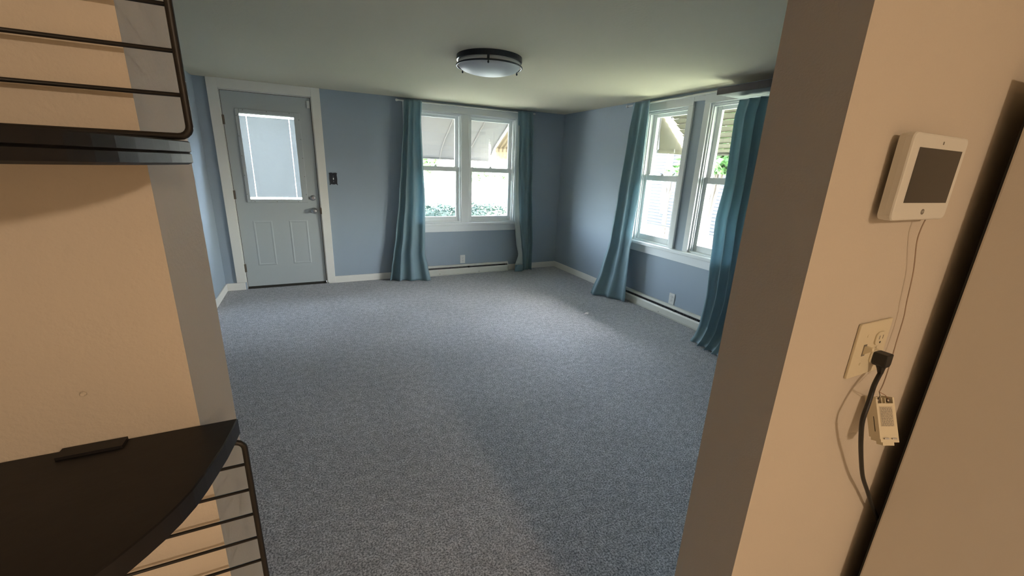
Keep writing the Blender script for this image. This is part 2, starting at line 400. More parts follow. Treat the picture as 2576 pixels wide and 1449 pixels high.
def single(parent, ax, a0, a1, z0, z1):
    """a single-hung pair of sashes inside the opening a0..a1"""
    def B(bm, p0, p1, q0, q1, r0, r1): bx(bm, p0, p1, q0, q1, r0, r1) if ax == 'y' else bx(bm, q0, q1, p0, p1, r0, r1)
    bm = bmesh.new(); j = .016
    B(bm, a0, a0+j, .0, .15, z0, z1); B(bm, a1-j, a1, .0, .15, z0, z1); B(bm, a0+j, a1-j, .0, .15, z1-j, z1); B(bm, a0+j, a1-j, .0, .15, z0, z0+j)
    # parting stops beside the upper sash
    B(bm, a0+j, a0+j+.010, .014, .030, z0+j, z1-j); B(bm, a1-j-.010, a1-j, .014, .030, z0+j, z1-j); B(bm, a0+j+.01, a1-j-.01, .014, .030, z1-j-.012, z1-j)
    fr = obj('jamb_frame', bm, 'window_white', parent)
    mid = 1.376
    sash(parent, ax, a0+j, a1-j, mid-.005, z1-j, .070, .100, .044, .038, .030, 'upper_sash')
    sash(parent, ax, a0+j+.001, a1-j-.001, z0+j, mid+.028, .032, .062, .044, .056, .058, 'lower_sash')
    w = a1-a0
    if w > .3:
        lock(parent, ax, (a0+a1)/2, mid+.028, .047)
        for q in (a0+j+.05, a1-j-.05):
            bm = bmesh.new(); B(bm, q-.016, q+.016, .036, .056, mid+.028, mid+.034); obj('tilt_latch', bm, 'window_white', parent, bevel=.002)
# back double window
bm = bmesh.new()
bx(bm, WB[0]-.068, WB[0], -.020, 0, .699, WB[3]); bx(bm, WB[1], WB[1]+.068, -.020, 0, .699, WB[3])
bx(bm, WB[0]-.068, WB[1]+.068, -.022, 0, WB[3], WB[3]+.075); bx(bm, WB[0]-.075, WB[1]+.075, -.030, 0, WB[3]+.075, WB[3]+.092)
w1 = struct(obj('window_1', bm, 'window_white', bevel=.003), 'white double single-hung window beside the entry door')
mc = -1.450
box('mullion', (mc-.050, mc+.050, -.010, .15, WB[2], WB[3]), 'window_white', w1, bevel=.003)
single(w1, 'y', WB[0], mc-.050, WB[2], WB[3]); single(w1, 'y', mc+.050, WB[1], WB[2], WB[3])
box('stool', (WB[0]-.085, WB[1]+.085, -.052, 0, .666, .699), 'window_white', w1, bevel=.005)
box('stool_tread', (WB[0]+.0165, WB[1]-.0165, .004, .031, .7005, .7155), 'window_white', w1)
box('apron', (WB[0]-.065, WB[1]+.065, -.018, 0, .580, .666), 'window_white', w1, bevel=.003)
# side windows
def side_window(name, w, label):
    bm = bmesh.new()
    bx(bm, -.020, 0, w[0]-.060, w[0], .699, w[3]); bx(bm, -.020, 0, w[1], w[1]+.060, .699, w[3])
    bx(bm, -.022, 0, w[0]-.060, w[1]+.060, w[3], w[3]+.075)
    o = struct(obj(name, bm, 'window_white', bevel=.003), label)
    single(o, 'x', w[0], w[1], w[2], w[3]); return o
w2 = side_window('window_2', W2, 'white single-hung side window between the blue curtain and the wall strip')
w3 = side_window('window_3', W3, 'white single-hung side window half hidden by a blue curtain')
struct(box('trim_4', (-.055, 0, W3[0]-.075, W2[1]+.075, .666, .699), 'window_white', bevel=.005), 'window stool shared by the side windows')
struct(box('trim_5', (-.018, 0, W3[0]-.065, W2[1]+.065, .582, .666), 'window_white', bevel=.003), 'apron under the side windows')
struct(box('trim_6', (-.026, 0, W3[0]-.065, W2[1]+.065, W2[3]+.075, W2[3]+.092), 'window_white', bevel=.002), 'head moulding above the side windows')

struct(box('trim_7', (-.020, 0, W2[0]-.060-.0001-(W2[0]-.060-W3[1]-.060), W2[0]-.0601, 2.068, 2.110), 'window_white'), 'head board between the side windows')
# ------------------------------------------------------------------ curtains and rods
def lerp_keys(keys, z, j):
    if z >= keys[0][0]: return keys[0][j]
    for a, b in zip(keys, keys[1:]):
        if z >= b[0]:
            t = (a[0]-z)/(a[0]-b[0]); t = t*t*(3-2*t)*.5+t*.5
            return a[j]+(b[j]-a[j])*t
    return keys[-1][j]
def cloth(keys, ax, folds, amp, phase, ns=110, nt=70, s0=0., s1=1., off=0., drift=1.2, seed=0):
    """keys: (z, u_left, u_right, distance from wall at left, at right, fold scale)"""
    bm = bmesh.new(); rows = []
    z0, z1 = keys[0][0], keys[-1][0]
    for i in range(nt+1):
        t = i/nt; z = z0+(z1-z0)*t
        ul, ur, na, nb, fs = (lerp_keys(keys, z, j) for j in range(1, 6)); row = []
        for k in range(ns+1):
            s = s0+(s1-s0)*k/ns
            ph = 2*math.pi*folds*(s+.05*math.sin(3.1*s+phase))+phase+drift*t*math.sin(2.2*s+1+seed)
            w = math.sin(ph); w = math.copysign(abs(w)**.75, w)
            a = amp*fs*(.75+.25*math.sin(7*s+seed))
            nn = na+(nb-na)*s + a*w + .008*math.sin(5*t+6*s+seed)*fs+off
            uu = ul+(ur-ul)*s + .35*a*math.cos(ph)*min(1, 6*s, 6*(1-s)+.02)
            nn = max(nn, .012)
            row.append(bm.verts.new((uu, -nn, z) if ax == 'y' else (-nn, uu, z)))
        rows.append(row)
    for A, B in zip(rows, rows[1:]):
        for k in range(ns): bm.faces.new((A[k], A[k+1], B[k+1], B[k]))
    return bm
ZR = 2.118
kA = [(2.128, -2.225, -2.012, .108, .108, .50), (1.90, -2.240, -2.026, .104, .104, 1.0), (1.43, -2.280, -2.010, .09, .09, 1.0), (1.02, -2.320, -1.996, .095, .10, 1.0),
      (.56, -2.375, -2.010, .10, .12, 1.05), (.33, -2.415, -2.026, .11, .15, 1.1), (.16, -2.445, -2.000, .115, .20, 1.15), (.008, -2.468, -1.985, .12, .27, 1.2)]
o = obj('curtain', cloth(kA, 'y', 3.6, .030, .6, seed=.3), 'curtain_teal', smooth=True, solid=.003)
tag(o, 'teal curtain hanging between the light switch and the double window', 'curtain')
kB = [(2.128, -.772, -.560, .108, .108, .50), (1.85, -.758, -.540, .102, .102, 1.0), (1.22, -.745, -.512, .09, .09, 1.0), (.75, -.735, -.482, .095, .095, 1.0),
      (.40, -.690, -.460, .10, .10, 1.0), (.24, -.655, -.462, .10, .10, 1.0), (.008, -.650, -.470, .12, .11, 1.1)]
o = obj('curtain', cloth(kB, 'y', 3.2, .026, 2.1, seed=1.7), 'curtain_teal', smooth=True, solid=.003)
tag(o, 'narrow teal curtain showing its pale lining beside the room corner', 'curtain')
kL = [(1.95, -.764, -.745, .118, .118, .2), (1.5, -.772, -.738, .120, .122, .4), (1.22, -.778, -.730, .12, .125, .4), (.75, -.772, -.700, .125, .14, .5), (.55, -.752, -.678, .13, .15, .5), (.40, -.730, -.655, .13, .15, .5),
      (.24, -.690, -.632, .13, .155, .6), (.10, -.740, -.628, .14, .17, .6)]
ln = obj('lining', cloth(kL, 'y', .8, .012, .4, 24, 60), 'curtain_lining', o, smooth=True, solid=.002)
kH = [(.10, -.741, -.628, .141, .171, .6), (.006, -.748, -.632, .15, .18, .6)]
hm = obj('hem', cloth(kH, 'y', .8, .012, .4, 24, 8), 'curtain_teal', o, smooth=True, solid=.002)
kC = [(2.122, -1.795, -1.530, .120, .122, .5), (1.82, -1.790, -1.490, .112, .115, 1.0), (1.15, -1.770, -1.400, .09, .11, 1.0), (.65, -1.760, -1.375, .10, .13, 1.0), (.30, -1.775, -1.36, .11, .20, .9), (.008, -1.805, -1.40, .13, .345, .75)]
o = obj('curtain', cloth(kC, 'x', 2.7, .034, 1.1, seed=2.9), 'curtain_teal', smooth=True, solid=.003)
tag(o, 'teal curtain between the side windows and the room corner, hem flared out on the carpet', 'curtain')
kD = [(2.012, -3.15, -2.782, .10, .10, .6), (1.89, -3.15, -2.766, .10, .10, .9), (1.36, -3.17, -2.786, .10, .10, 1.0), (1.07, -3.18, -2.768, .10, .105, 1.0), (.75, -3.19, -2.795, .11, .11, 1.0),
      (.39, -3.20, -2.826, .13, .12, 1.0), (.13, -3.22, -2.840, .21, .16, 1.0), (.05, -3.24, -2.865, .30, .23, .9), (.008, -3.26, -2.890, .40, .315, .8)]
o = obj('curtain', cloth(kD, 'x', 4.2, .036, .2, seed=4.1), 'curtain_teal', smooth=True, solid=.003)
tag(o, 'teal curtain hanging below the dark high shelf beside the kitchen opening', 'curtain')
bm = bmesh.new()
pts = [on(1753, 866, 2, .012), on(1775, 850, 2, .05), on(1800, 845, 2, .06)]
def rod(name, p0, p1, r, m, label, brackets, ax, joint=None):
    t = thing(name, label, 'curtain rod', ((p0[0]+p1[0])/2, (p0[1]+p1[1])/2, p0[2]))
    p0, p1 = Vector(p0), Vector(p1)
    if joint is None:
        bm = bmesh.new(); tube(bm, [p0, p1], r, 12); obj('pole', bm, m, t, smooth=False)
    else:
        pj = p0.lerp(p1, joint)
        bm = bmesh.new(); tube(bm, [p0, pj], r*.8, 12); obj('inner_pole', bm, m, t)
        bm = bmesh.new(); tube(bm, [pj, p1], r, 12); obj('outer_pole', bm, m, t)
    d = (p1-p0).normalized()
    for e, s in ((p0, -1), (p1, 1)):
        bm = bmesh.new(); tube(bm, [e+d*s*.0, e+d*s*.006, e+d*s*.012, e+d*s*.022, e+d*s*.026], [r, r*1.6, r*1.7, r*1.5, r*.6], 12); obj('finial', bm, m, t)
    for b in brackets:
        q = p0.lerp(p1, b); bm = bmesh.new()
        w = Vector((q.x, 0, q.z)) if ax == 'y' else Vector((0, q.y, q.z))
        wl_ = w.lerp(q, .30)
        tube(bm, [wl_, q], .004, 8)
        obj('bracket', bm, m, t)
    return t
rod('curtain_rod', (-2.285, -.082, 2.112), (-.530, -.082, 2.112), .008, 'rod_white', 'white curtain rod above the double window', (.03, .46, .97), 'y')
rod('curtain_rod', (-.092, -1.425, 2.106), (-.092, -3.20, 2.106), .009, 'rod_white', 'white telescoping curtain rod above the side windows', (.05, .53, .97), 'x', .49)

# ------------------------------------------------------------------ baseboard heaters
def heater(label, ax, a0, a1, ends):
    t = thing('baseboard_heater', label, 'heater', ((a0+a1)/2, -.03, 0) if ax == 'y' else (-.03, (a0+a1)/2, 0))
    def P(u, n, z): return (u, -n, z) if ax == 'y' else (-n, u, z)
    def ext(name, poly, m, c0=a0, c1=a1):
        bm = bmesh.new(); A = [bm.verts.new(P(c0, n, z)) for n, z in poly]; B = [bm.verts.new(P(c1, n, z)) for n, z in poly]
        bm.faces.new(A); bm.faces.new(B[::-1]); k = len(poly)
        for i in range(k): bm.faces.new((A[i], A[(i+1) % k], B[(i+1) % k], B[i]))
        return obj(name, bm, m, t)
    g0, g1 = a0+.006, a1-.006
    ext('back_plate', ((0.001, .004), (.006, .004), (.006, .128), (.001, .128)), 'heater_metal', g0, g1)
    ext('top_panel', ((.006, .104), (.040, .104), (.046, .110), (.030, .128), (.006, .128)), 'heater_metal', g0, g1)
    ext('front_panel', ((.058, .014), (.066, .014), (.062, .070), (.052, .086), (.048, .082), (.056, .066)), 'heater_metal', g0, g1)
    ext('kick_plate', ((.050, .003), (.072, .003), (.072, .012), (.050, .012)), 'heater_metal', g0, g1)
    ext('inner_plate', ((.012, .05), (.034, .05), (.034, .102), (.012, .102)), 'heater_slot', g0+.02, g1-.02)
    n = int((a1-a0)/.022); bm = bmesh.new()
    for i in range(n):
        u = a0+.02+i*.022
        for q in ((.034, .060), (.050, .060), (.050, .100), (.034, .100)): pass
        v = [bm.verts.new(P(u+du, nn, z)) for du in (0, .003) for nn, z in ((.035, .060), (.049, .060), (.047, .100), (.035, .100))]
        for f in ((0, 1, 2, 3), (7, 6, 5, 4), (0, 4, 5, 1), (1, 5, 6, 2), (2, 6, 7, 3), (3, 7, 4, 0)): bm.faces.new([v[j] for j in f])
    f = obj('fins', bm, 'heater_slot', t); f['kind'] = 'stuff'
    for u in (a0, a1):
        ext('end_cap', ((0.001, .003), (.070, .003), (.068, .072), (.054, .094), (.048, .112), (.034, .130), (.001, .130)), 'heater_metal', u-.006, u+.006)
    m = (a0+a1)/2
    for s in (.15, .62): ext('screw', ((.0665, .022), (.068, .022), (.068, .030), (.0665, .030)), 'brass_dark', a0+(a1-a0)*s, a0+(a1-a0)*s+.008)
    ext('clip', ((.030, .096), (.056, .086), (.058, .092), (.034, .112)), 'dark_gap', m-.012, m+.012)
    return t
heater('low off-white baseboard heater under the double window', 'y', -1.995, -.812, 1)
heater('low off-white baseboard heater under the side windows', 'x', -3.20, -1.645, 1)

# ------------------------------------------------------------------ outlets and switch in the living room
def outlet(label, ax, u, z, m='plastic_white'):
    t = thing('wall_outlet', label, 'outlet', (u, 0, z-.057) if ax == 'y' else (0, u, z-.057))
    def P(a, n, c): return (a, -n, c) if ax == 'y' else (-n, a, c)
    def slab(name, poly, n0, n1, mm, par):
        bm = bmesh.new(); A = [bm.verts.new(P(a, n0, c)) for a, c in poly]; B = [bm.verts.new(P(a, n1, c)) for a, c in poly]
        bm.faces.new(A); bm.faces.new(B[::-1]); k = len(poly)
        for i in range(k): bm.faces.new((A[i], A[(i+1) % k], B[(i+1) % k], B[i]))
        return obj(name, bm, mm, par)
    slab('cover_plate', rrect(u-.035, u+.035, z-.057, z+.057, .004), .0005, .0065, m, t)
    for dz in (.020, -.020):
        s = slab('socket', rrect(u-.0165, u+.0165, z+dz-.0135, z+dz+.0135, .008), .0065, .0085, m, t)
        for du in (-.006, .006):
            slab('slot', ((u+du-.0012, z+dz-.001), (u+du+.0012, z+dz-.001), (u+du+.0012, z+dz+.007), (u+du-.0012, z+dz+.007)), .0086, .0089, 'dark_gap', s)
        slab('slot', rrect(u-.0022, u+.0022, z+dz-.010, z+dz-.0055, .002), .0086, .0089, 'dark_gap', s)
    slab('screw', rrect(u-.003, u+.003, z-.003, z+.003, .0028), .0066, .0076, 'nickel', t)
    return t
outlet('white outlet above the heater under the double window', 'y', -1.476, .198)
outlet('white outlet above the heater under the side windows', 'x', -2.325, .190)
t = thing('light_switch', 'black ornate switch plate with a white toggle beside the door casing', 'light switch', (-3.023, 0, 1.15))
cx, cz = -3.0235, 1.222
half = [(0, .062), (.010, .070), (.019, .066), (.026, .072), (.033, .063), (.041, .068), (.042, .058), (.038, .048), (.041, .0), (.038, -.046), (.043, -.066), (.038, -.070), (.032, -.060), (.020, -.056), (.010, -.062), (0, -.060)]
poly = [(cx+a, cz+b) for a, b in half] + [(cx-a, cz+b) for a, b in reversed(half[1:-1])]
bm = bmesh.new(); prism(bm, poly, 1, -.007, -.0005); obj('plate', bm, 'switch_black', t, bevel=.002)
bm = bmesh.new(); bx(bm, cx-.008, cx+.008, -.009, -.007, cz-.015, cz+.015); obj('toggle_surround', bm, 'switch_black', t)
bm = bmesh.new(); prism(bm, [(-.009, cz-.010), (-.022, cz+.008), (-.020, cz+.014), (-.009, cz+.011)], 0, cx-.0045, cx+.0045); obj('toggle', bm, 'plastic_white', t)
for dz in (.030, -.030):
    bm = bmesh.new(); lathe(bm, ((.004, 0), (.004, .001), (.001, .002)), (cx, -.007, cz+dz), 'y', 10, -1); obj('screw', bm, 'nickel', t)

# ------------------------------------------------------------------ ceiling light in the living room
LC = Vector((-2.055, -2.262, H)); R = .228
t = thing('ceiling_light', 'unlit flush ceiling light with bronze rings and a frosted white dome', 'ceiling light', LC)
bm = bmesh.new(); lathe(bm, ((R*.80, 0), (R, 0), (R, -.004), (R, -.030), (R*.97, -.032), (R*.80, -.032)), LC, 'z', 56); obj('canopy_ring', bm, 'lamp_bronze', t)
bm = bmesh.new(); prof = [(R*.955, -.030), (R*.955, -.058)]
for k in range(1, 13):
    a = k/12*math.pi/2; prof.append((R*.93*math.cos(a)+.001, -.060-.052*math.sin(a)))
lathe(bm, prof, LC, 'z', 56); obj('frosted_dome', bm, 'lamp_glass', t, smooth=True)
bm = bmesh.new(); tube(bm, [LC+Vector((R*1.0*math.cos(a), R*1.0*math.sin(a), -.062)) for a in [2*math.pi*k/56 for k in range(56)]], .0055, 8, closed=True); obj('lower_ring', bm, 'lamp_bronze', t, smooth=True)
for k in range(3):
    a = math.radians(-114+120*k); p = LC+Vector((R*1.0*math.cos(a), R*1.0*math.sin(a), 0)); d = Vector((math.cos(a), math.sin(a), 0)); s = Vector((-math.sin(a), math.cos(a), 0))
    bm = bmesh.new(); v = []
    for zz in (-.028, -.066):
        for ds in (-.008, .008):
            for dd in (0, .005): v.append(bm.verts.new(p+s*ds+d*dd+Vector((0, 0, zz))))
    for f in ((0, 1, 3, 2), (4, 6, 7, 5), (0, 4, 5, 1), (2, 3, 7, 6), (0, 2, 6, 4), (1, 5, 7, 3)): bm.faces.new([v[i] for i in f])
    st = obj('strap', bm, 'lamp_bronze', t)
    bm = bmesh.new(); lathe(bm, ((.004, 0), (.004, -.006), (.007, -.010), (.006, -.016), (.002, -.020)), p+Vector((0, 0, -.066)), 'z', 10); obj('thumb_screw', bm, 'lamp_bronze', st)

# ------------------------------------------------------------------ high shelf on the side wall
t = thing('wall_shelf', 'dark floating shelf high on the wall beside the side windows', 'shelf', (-.14, -3.2, 2.038))
box('board', (-.262, -.026, -4.05, -2.704, 2.050, 2.086), 'shelf_brown', t)
box('fascia', (-.284, -.262, -4.05, -2.704, 2.038, 2.088), 'shelf_brown', t, bevel=.002)
box('lit_underside', (-.262, -.026, -4.05, -2.704, 2.038, 2.050), 'shelf_under_lit', t)
box('wall_cleat', (-.026, -.001, -4.05, -3.06, 2.040, 2.086), 'shelf_brown', t)

# ------------------------------------------------------------------ scrap of paper on the carpet
bm = bmesh.new(); c = on(1476, 790, 2, 0)
pp = [(-.040, -.006, .004), (-.015, .014, .010), (.018, .022, .016), (.036, .020, .006), (.024, -.002, .012), (.012, -.022, .005), (-.012, -.020, .007)]
vs = [bm.verts.new((c.x+x*.8+y*.3, c.y+y*.9-x*.2, z)) for x, y, z in pp]; cc = bm.verts.new((c.x, c.y, .014))
for i in range(len(vs)): bm.faces.new((cc, vs[i], vs[(i+1) % len(vs)]))
o = obj('paper_scrap', bm, 'paper', solid=.0015); tag(o, 'crumpled white paper scrap lying on the carpet', 'paper')

# ------------------------------------------------------------------ wire-backed shelves in the kitchen
HX = [(-3.330, -4.861), (-3.332, -4.880), (-3.334, -4.894), (-3.3375, -4.911), (-3.341, -4.927), (-3.345, -4.941), (-3.350, -4.953), (-3.356, -4.964), (-3.362, -4.973), (-3.371, -4.985),
      (-3.382, -4.997), (-3.396, -5.009), (-3.414, -5.020), (-3.436, -5.029), (-3.462, -5.036), (-3.492, -5.040)]
MX = -3.520
OUT = HX + [(2*MX-x, y) for x, y in reversed(HX)]
def board(name, z0, z1, parent, groove=True):
    bm = bmesh.new(); rings = []
    cxm, cym = MX, -4.93
    zm = (z0+z1)/2
    for z, sc in ((z0, .985), (z0+.0015, 1.0), (zm-.0008, 1.0), (zm, .992 if groove else 1.0), (zm+.0008, 1.0), (z1-.0008, 1.0), (z1, .995)):
        rings.append([bm.verts.new((cxm+(x-cxm)*sc, -4.861 + (y+4.861)*sc, z)) for x, y in OUT])
    n = len(OUT)
    for A, B in zip(rings, rings[1:]):
        for k in range(n): bm.faces.new((A[k], A[(k+1) % n], B[(k+1) % n], B[k]))
    bm.faces.new(rings[0][::-1]); bm.faces.new(rings[-1])
    return obj(name, bm, 'dark_wood', parent)
def wire_frame(parent, z0, z1, zs):
    yw = YK-.0080; xa, xb = -3.3272, 2*MX+3.3272; r = .007
    path = [(x, yw, z) for x, z in rrect(xb, xa, z0, z1, r, 5)]
    bm = bmesh.new(); tube(bm, path, .0023, 10, closed=True); obj('frame_rod', bm, 'black_wire', parent, smooth=True)
    for z in zs:
        bm = bmesh.new(); tube(bm, [(xa, yw, z), (xb, yw, z)], .00135, 8); obj('wire', bm, 'black_wire', parent, smooth=True)
    for x in (MX-.06, MX+.06):   # stand-offs that hold the frame to the wall
        bm = bmesh.new(); zw = zs[3]; tube(bm, [(x, YK-.0006, zw), (x, yw-.001, zw)], .003, 8); obj('stand_off', bm, 'black_wire', parent)
t = thing('wire_shelf', 'black half-round wall shelf with a wire rail standing above it', 'shelf', (MX, YK, 1.4165))
board('board', 1.4165, 1.4320, t)
wire_frame(t, 1.4346, 1.617, [1.4605+.0260*k for k in range(6)])
t = thing('wire_shelf', 'black half-round wall shelf with a wire rail hanging below it', 'shelf', (MX, YK, 1.0))
board('board', 1.1955, 1.2110, t, False)
box('back_lug', (-3.438, -3.401, -4.8725, -4.8612, 1.2111, 1.2134), 'dark_wood', t)
wire_frame(t, .995, 1.1930, [1.1700-.0265*k for k in range(6)])
bm = bmesh.new(); c = on(210, 990, 1, YK); lathe(bm, ((.0022, .0003), (.0020, .0012), (.0012, .0022)), c, 'y', 10, -1)
o = obj('wall_anchor', bm, 'wall_tan'); tag(o, 'tiny tan plug in the kitchen wall above the lower shelf', 'wall plug')

# ------------------------------------------------------------------ alarm panel with its wire and transformer
t = thing('alarm_panel', 'white wall-mounted touchscreen alarm panel with a dark screen', 'alarm panel', (-2.32, YK, 1.36))
px0, px1, pz0, pz1 = -2.416, -2.226, 1.3635, 1.5005
bm = bmesh.new(); rings = []
for y, ins in ((-4.8685, .006), (-4.8700, .001), (-4.8790, 0), (-4.8870, .0), (-4.8892, .0012), (-4.8900, .0035)):
    rings.append([bm.verts.new((x, y, z)) for x, z in rrect(px0+ins, px1-ins, pz0+ins, pz1-ins, .011-ins*.5, 6)])
for A, B in zip(rings, rings[1:]):
    for k in range(len(A)): bm.faces.new((A[k], A[(k+1) % len(A)], B[(k+1) % len(A)], B[k]))
bm.faces.new(rings[0][::-1]); bm.faces.new(rings[-1]); body = obj('casing', bm, 'plastic_white', t, smooth=False)
box('wall_bracket', (px0+.03, px1-.03, -4.8685, YK-.0005, pz0+.02, pz1-.02), 'plastic_white', t)
box('screen', (-2.3915, -2.2420, -4.8906, -4.8902, 1.3925, 1.4785), 'screen', t)
bm = bmesh.new(); prism(bm, rrect(-2.3190, -2.3160, 1.4855, 1.4905, .0012, 3), 1, -4.8905, -4.8901); obj('microphone_slot', bm, 'print_grey', t)
lc = Vector((-2.3165, 0, 1.3775)); bm = bmesh.new()
prism(bm, [(lc.x+.0058*math.cos(math.radians(22.5+45*k)), lc.z+.0050*math.sin(math.radians(22.5+45*k))) for k in range(8)], 1, -4.8904, -4.8901); lg = obj('logo', bm, 'print_grey', t)
cu = bpy.data.curves.new('logo_text', 'FONT'); cu.body = 'ADT'; cu.size = .0042; cu.align_x = 'CENTER'; cu.align_y = 'CENTER'; cu.extrude = .00005
tx = bpy.data.objects.new('logo_text', cu); COL.objects.link(tx); tx.rotation_euler = (math.radians(90), 0, 0); tx.location = (lc.x, -4.89055, lc.z); cu.materials.append(MATS['plastic_white'])
bpy.context.view_layer.update()
me = bpy.data.meshes.new_from_object(tx.evaluated_get(bpy.context.evaluated_depsgraph_get())); me.transform(tx.matrix_world)
bpy.data.objects.remove(tx); lt = bpy.data.objects.new('logo_lettering', me); COL.objects.link(lt); lt.parent = lg
if not me.materials: me.materials.append(MATS['plastic_white'])

# transformer: box whose front face points at az 244 deg, el 24 deg
c0 = Vector((-2.235, -4.912, .955)); az, el = math.radians(244), math.radians(24)
nF = Vector((math.cos(az)*math.cos(el), math.sin(az)*math.cos(el), math.sin(el)))
def on_plane(px, py):
    d = _f*F_PX + _r*(px-IMG_W/2) - _u*(py-IMG_H/2); return CAM + d*(((c0-CAM).dot(nF))/d.dot(nF))
sb = lambda x, y: on_plane(2100+x/8.05, 960+y/8.05)
q = [sb(825, 320), sb(1200, 320), sb(1310, 1250), sb(930, 1250)]
ctr = sum(q, Vector())/4; uX = ((q[1]+q[2])-(q[0]+q[3])).normalized(); uZ = nF.cross(uX)*-1; uZ = ((q[0]+q[1])-(q[2]+q[3])); uZ = (uZ-uX*uZ.dot(uX)).normalized()
uY = -(uX.cross(uZ)) if (uX.cross(uZ)).dot(nF) > 0 else uX.cross(uZ)   # into the box
TM = Matrix(((uX.x, uY.x, uZ.x, ctr.x), (uX.y, uY.y, uZ.y, ctr.y), (uX.z, uY.z, uZ.z, ctr.z), (0, 0, 0, 1)))
tw, th, td = .0190, .0455, .026
t = thing('plug_transformer', 'cream plug-in transformer dangling on its wire beside the black cord', 'transformer', ctr)
def tpart(name, build, m, parent):
    bm = bmesh.new(); build(bm); bm.transform(TM); return obj(name, bm, m, parent)
body = tpart('body', lambda b: (bx(b, -tw, tw, 0, td, -th+.008, th-.012), bx(b, -tw, -tw+.0035, 0, td, th-.012, th), bx(b, tw-.0035, tw, 0, td, th-.012, th), bx(b, -tw+.0035, tw-.0035, td-.004, td, th-.012, th-.002),
      bx(b, -.006, -.0045, .002, td-.004, th-.012, th-.001), bx(b, .0015, .003, .002, td-.004, th-.012, th-.001), bx(b, -tw*.95, tw, 0, td*.9, -th+.002, -th+.008), bx(b, -.012, .011, .003, td*.7, -th-.005, -th+.002)), 'plastic_cream', t)
lab = tpart('label', lambda b: bx(b, -tw+.005, tw-.006, -.0004, -.0001, -.012, th-.018), 'label_paper', body)
def print_rows(b):
    r = random.Random(11); z = th-.020
    while z > -.011:
        x = -tw+.0065
        while x < tw-.0085:
            w = r.uniform(.0012, .0045); e = min(x+w, tw-.0075)
            bx(b, x, e, -.00055, -.00042, z-.0011, z); x += w+r.uniform(.0006, .0016)
        z -= .0021
tpart('fine_print', print_rows, 'print_grey', body)
for sx in (-.0125, .0095):
    def scr(b, sx=sx):
        lathe(b, ((.0042, 0), (.0042, -.003), (.0034, -.0045), (.0005, -.005)), (sx, .006, th-.0065), 'y', 12)
    tpart('terminal_screw', scr, 'brass_dark', t)
for sx in (-.006, .010):
    tpart('prong', lambda b, sx=sx: bx(b, sx-.006, sx+.003, -.0030, -.0004, -th+.0085, -th+.0110), 'nickel', t)
tpart('vent_slot', lambda b: bx(b, -tw-.0003, -tw-.0001, .009, .0105, -.024, .006), 'dark_gap', body)
s1, s2 = TM @ Vector((-.0125, .002, th-.004)), TM @ Vector((.0095, .002, th-.004))
fork = on(2212, 986, 1, YK-.046)
bm = bmesh.new(); tube(bm, smooth_path([on(2328, 553, 1, YK-.018), on(2316, 578, 1, YK-.016), on(2306, 612, 1, YK-.013), on(2298, 682, 1, YK-.011), on(2281, 760, 1, YK-.011), on(2273.5, 799, 1, YK-.011), on(2256, 857, 1, YK-.012), on(2243, 903, 1, YK-.016), on(2224, 961, 1, YK-.036), fork]), .0011, 6)
wr = obj('panel_wire', bm, 'wire_thin', smooth=True); tag(wr, 'thin two-strand wire from the alarm panel down to the transformer', 'wire')
bm = bmesh.new(); tube(bm, [fork, fork.lerp(s1, .5)+Vector((0, -.002, .001)), s1], .0007, 6); obj('dark_lead', bm, 'cord_black', wr)
bm = bmesh.new(); tube(bm, [fork, fork.lerp(s2, .5)+Vector((0, -.001, .002)), s2], .0007, 6); obj('copper_lead', bm, 'copper', wr)

# ------------------------------------------------------------------ two-gang plate, plug and cord
t = thing('switch_outlet_plate', 'cream two-gang plate with a toggle switch and a duplex outlet', 'outlet', (-2.285, YK, 1.049))
bm = bmesh.new(); prism(bm, rrect(-2.343, -2.227, 1.0495, 1.1640, .003, 3), 1, YK-.0055, YK-.0005); pl = obj('cover_plate', bm, 'plastic_cream', t, bevel=.0015)
swx, oux, pzc = -2.308, -2.262, 1.1065
bm = bmesh.new(); bx(bm, swx-.005, swx+.005, YK-.0065, YK-.0056, pzc-.012, pzc+.012); obj('toggle_surround', bm, 'print_grey', t)
bm = bmesh.new(); prism(bm, [(YK-.0066, pzc-.009), (YK-.020, pzc+.004), (YK-.0185, pzc+.010), (YK-.0066, pzc+.009)], 0, swx-.004, swx+.004); obj('toggle', bm, 'plastic_cream', t)
for dz in (.0195, -.0195):
    bm = bmesh.new(); prism(bm, rrect(oux-.0165, oux+.0165, pzc+dz-.0140, pzc+dz+.0140, .010, 6), 1, YK-.0085, YK-.0056); sk = obj('socket', bm, 'plastic_cream', t, bevel=.0008)
    if dz > 0:
        for dx in (-.0062, .0062): box('slot', (oux+dx-.001, oux+dx+.001, YK-.0089, YK-.0086, pzc+dz-.001, pzc+dz+.007), 'print_grey', sk)
        bm = bmesh.new(); prism(bm, rrect(oux-.0022, oux+.0022, pzc+dz-.0100, pzc+dz-.0055, .002, 3), 1, YK-.0089, YK-.0086); obj('slot', bm, 'dark_gap', sk)
for sx, dz in ((swx, .030), (swx, -.030), (oux, 0)):
    bm = bmesh.new(); lathe(bm, ((.0028, 0), (.0028, .0008), (.001, .0014)), (sx, YK-.0056, pzc+dz), 'y', 10, -1); obj('screw', bm, 'plastic_cream', t)
t = thing('power_cord', 'black power cord plugged into the cream wall plate', 'power cord', (oux, YK, pzc-.03))
zc = pzc-.0195
bm = bmesh.new(); prism(bm, [(oux-.0125, zc-.010), (oux-.0085, zc-.0150), (oux+.0085, zc-.0150), (oux+.0125, zc-.010), (oux+.0125, zc+.0125), (oux-.0125, zc+.0125)], 1, YK-.032, YK-.0090); obj('plug', bm, 'cord_black', t, bevel=.002)
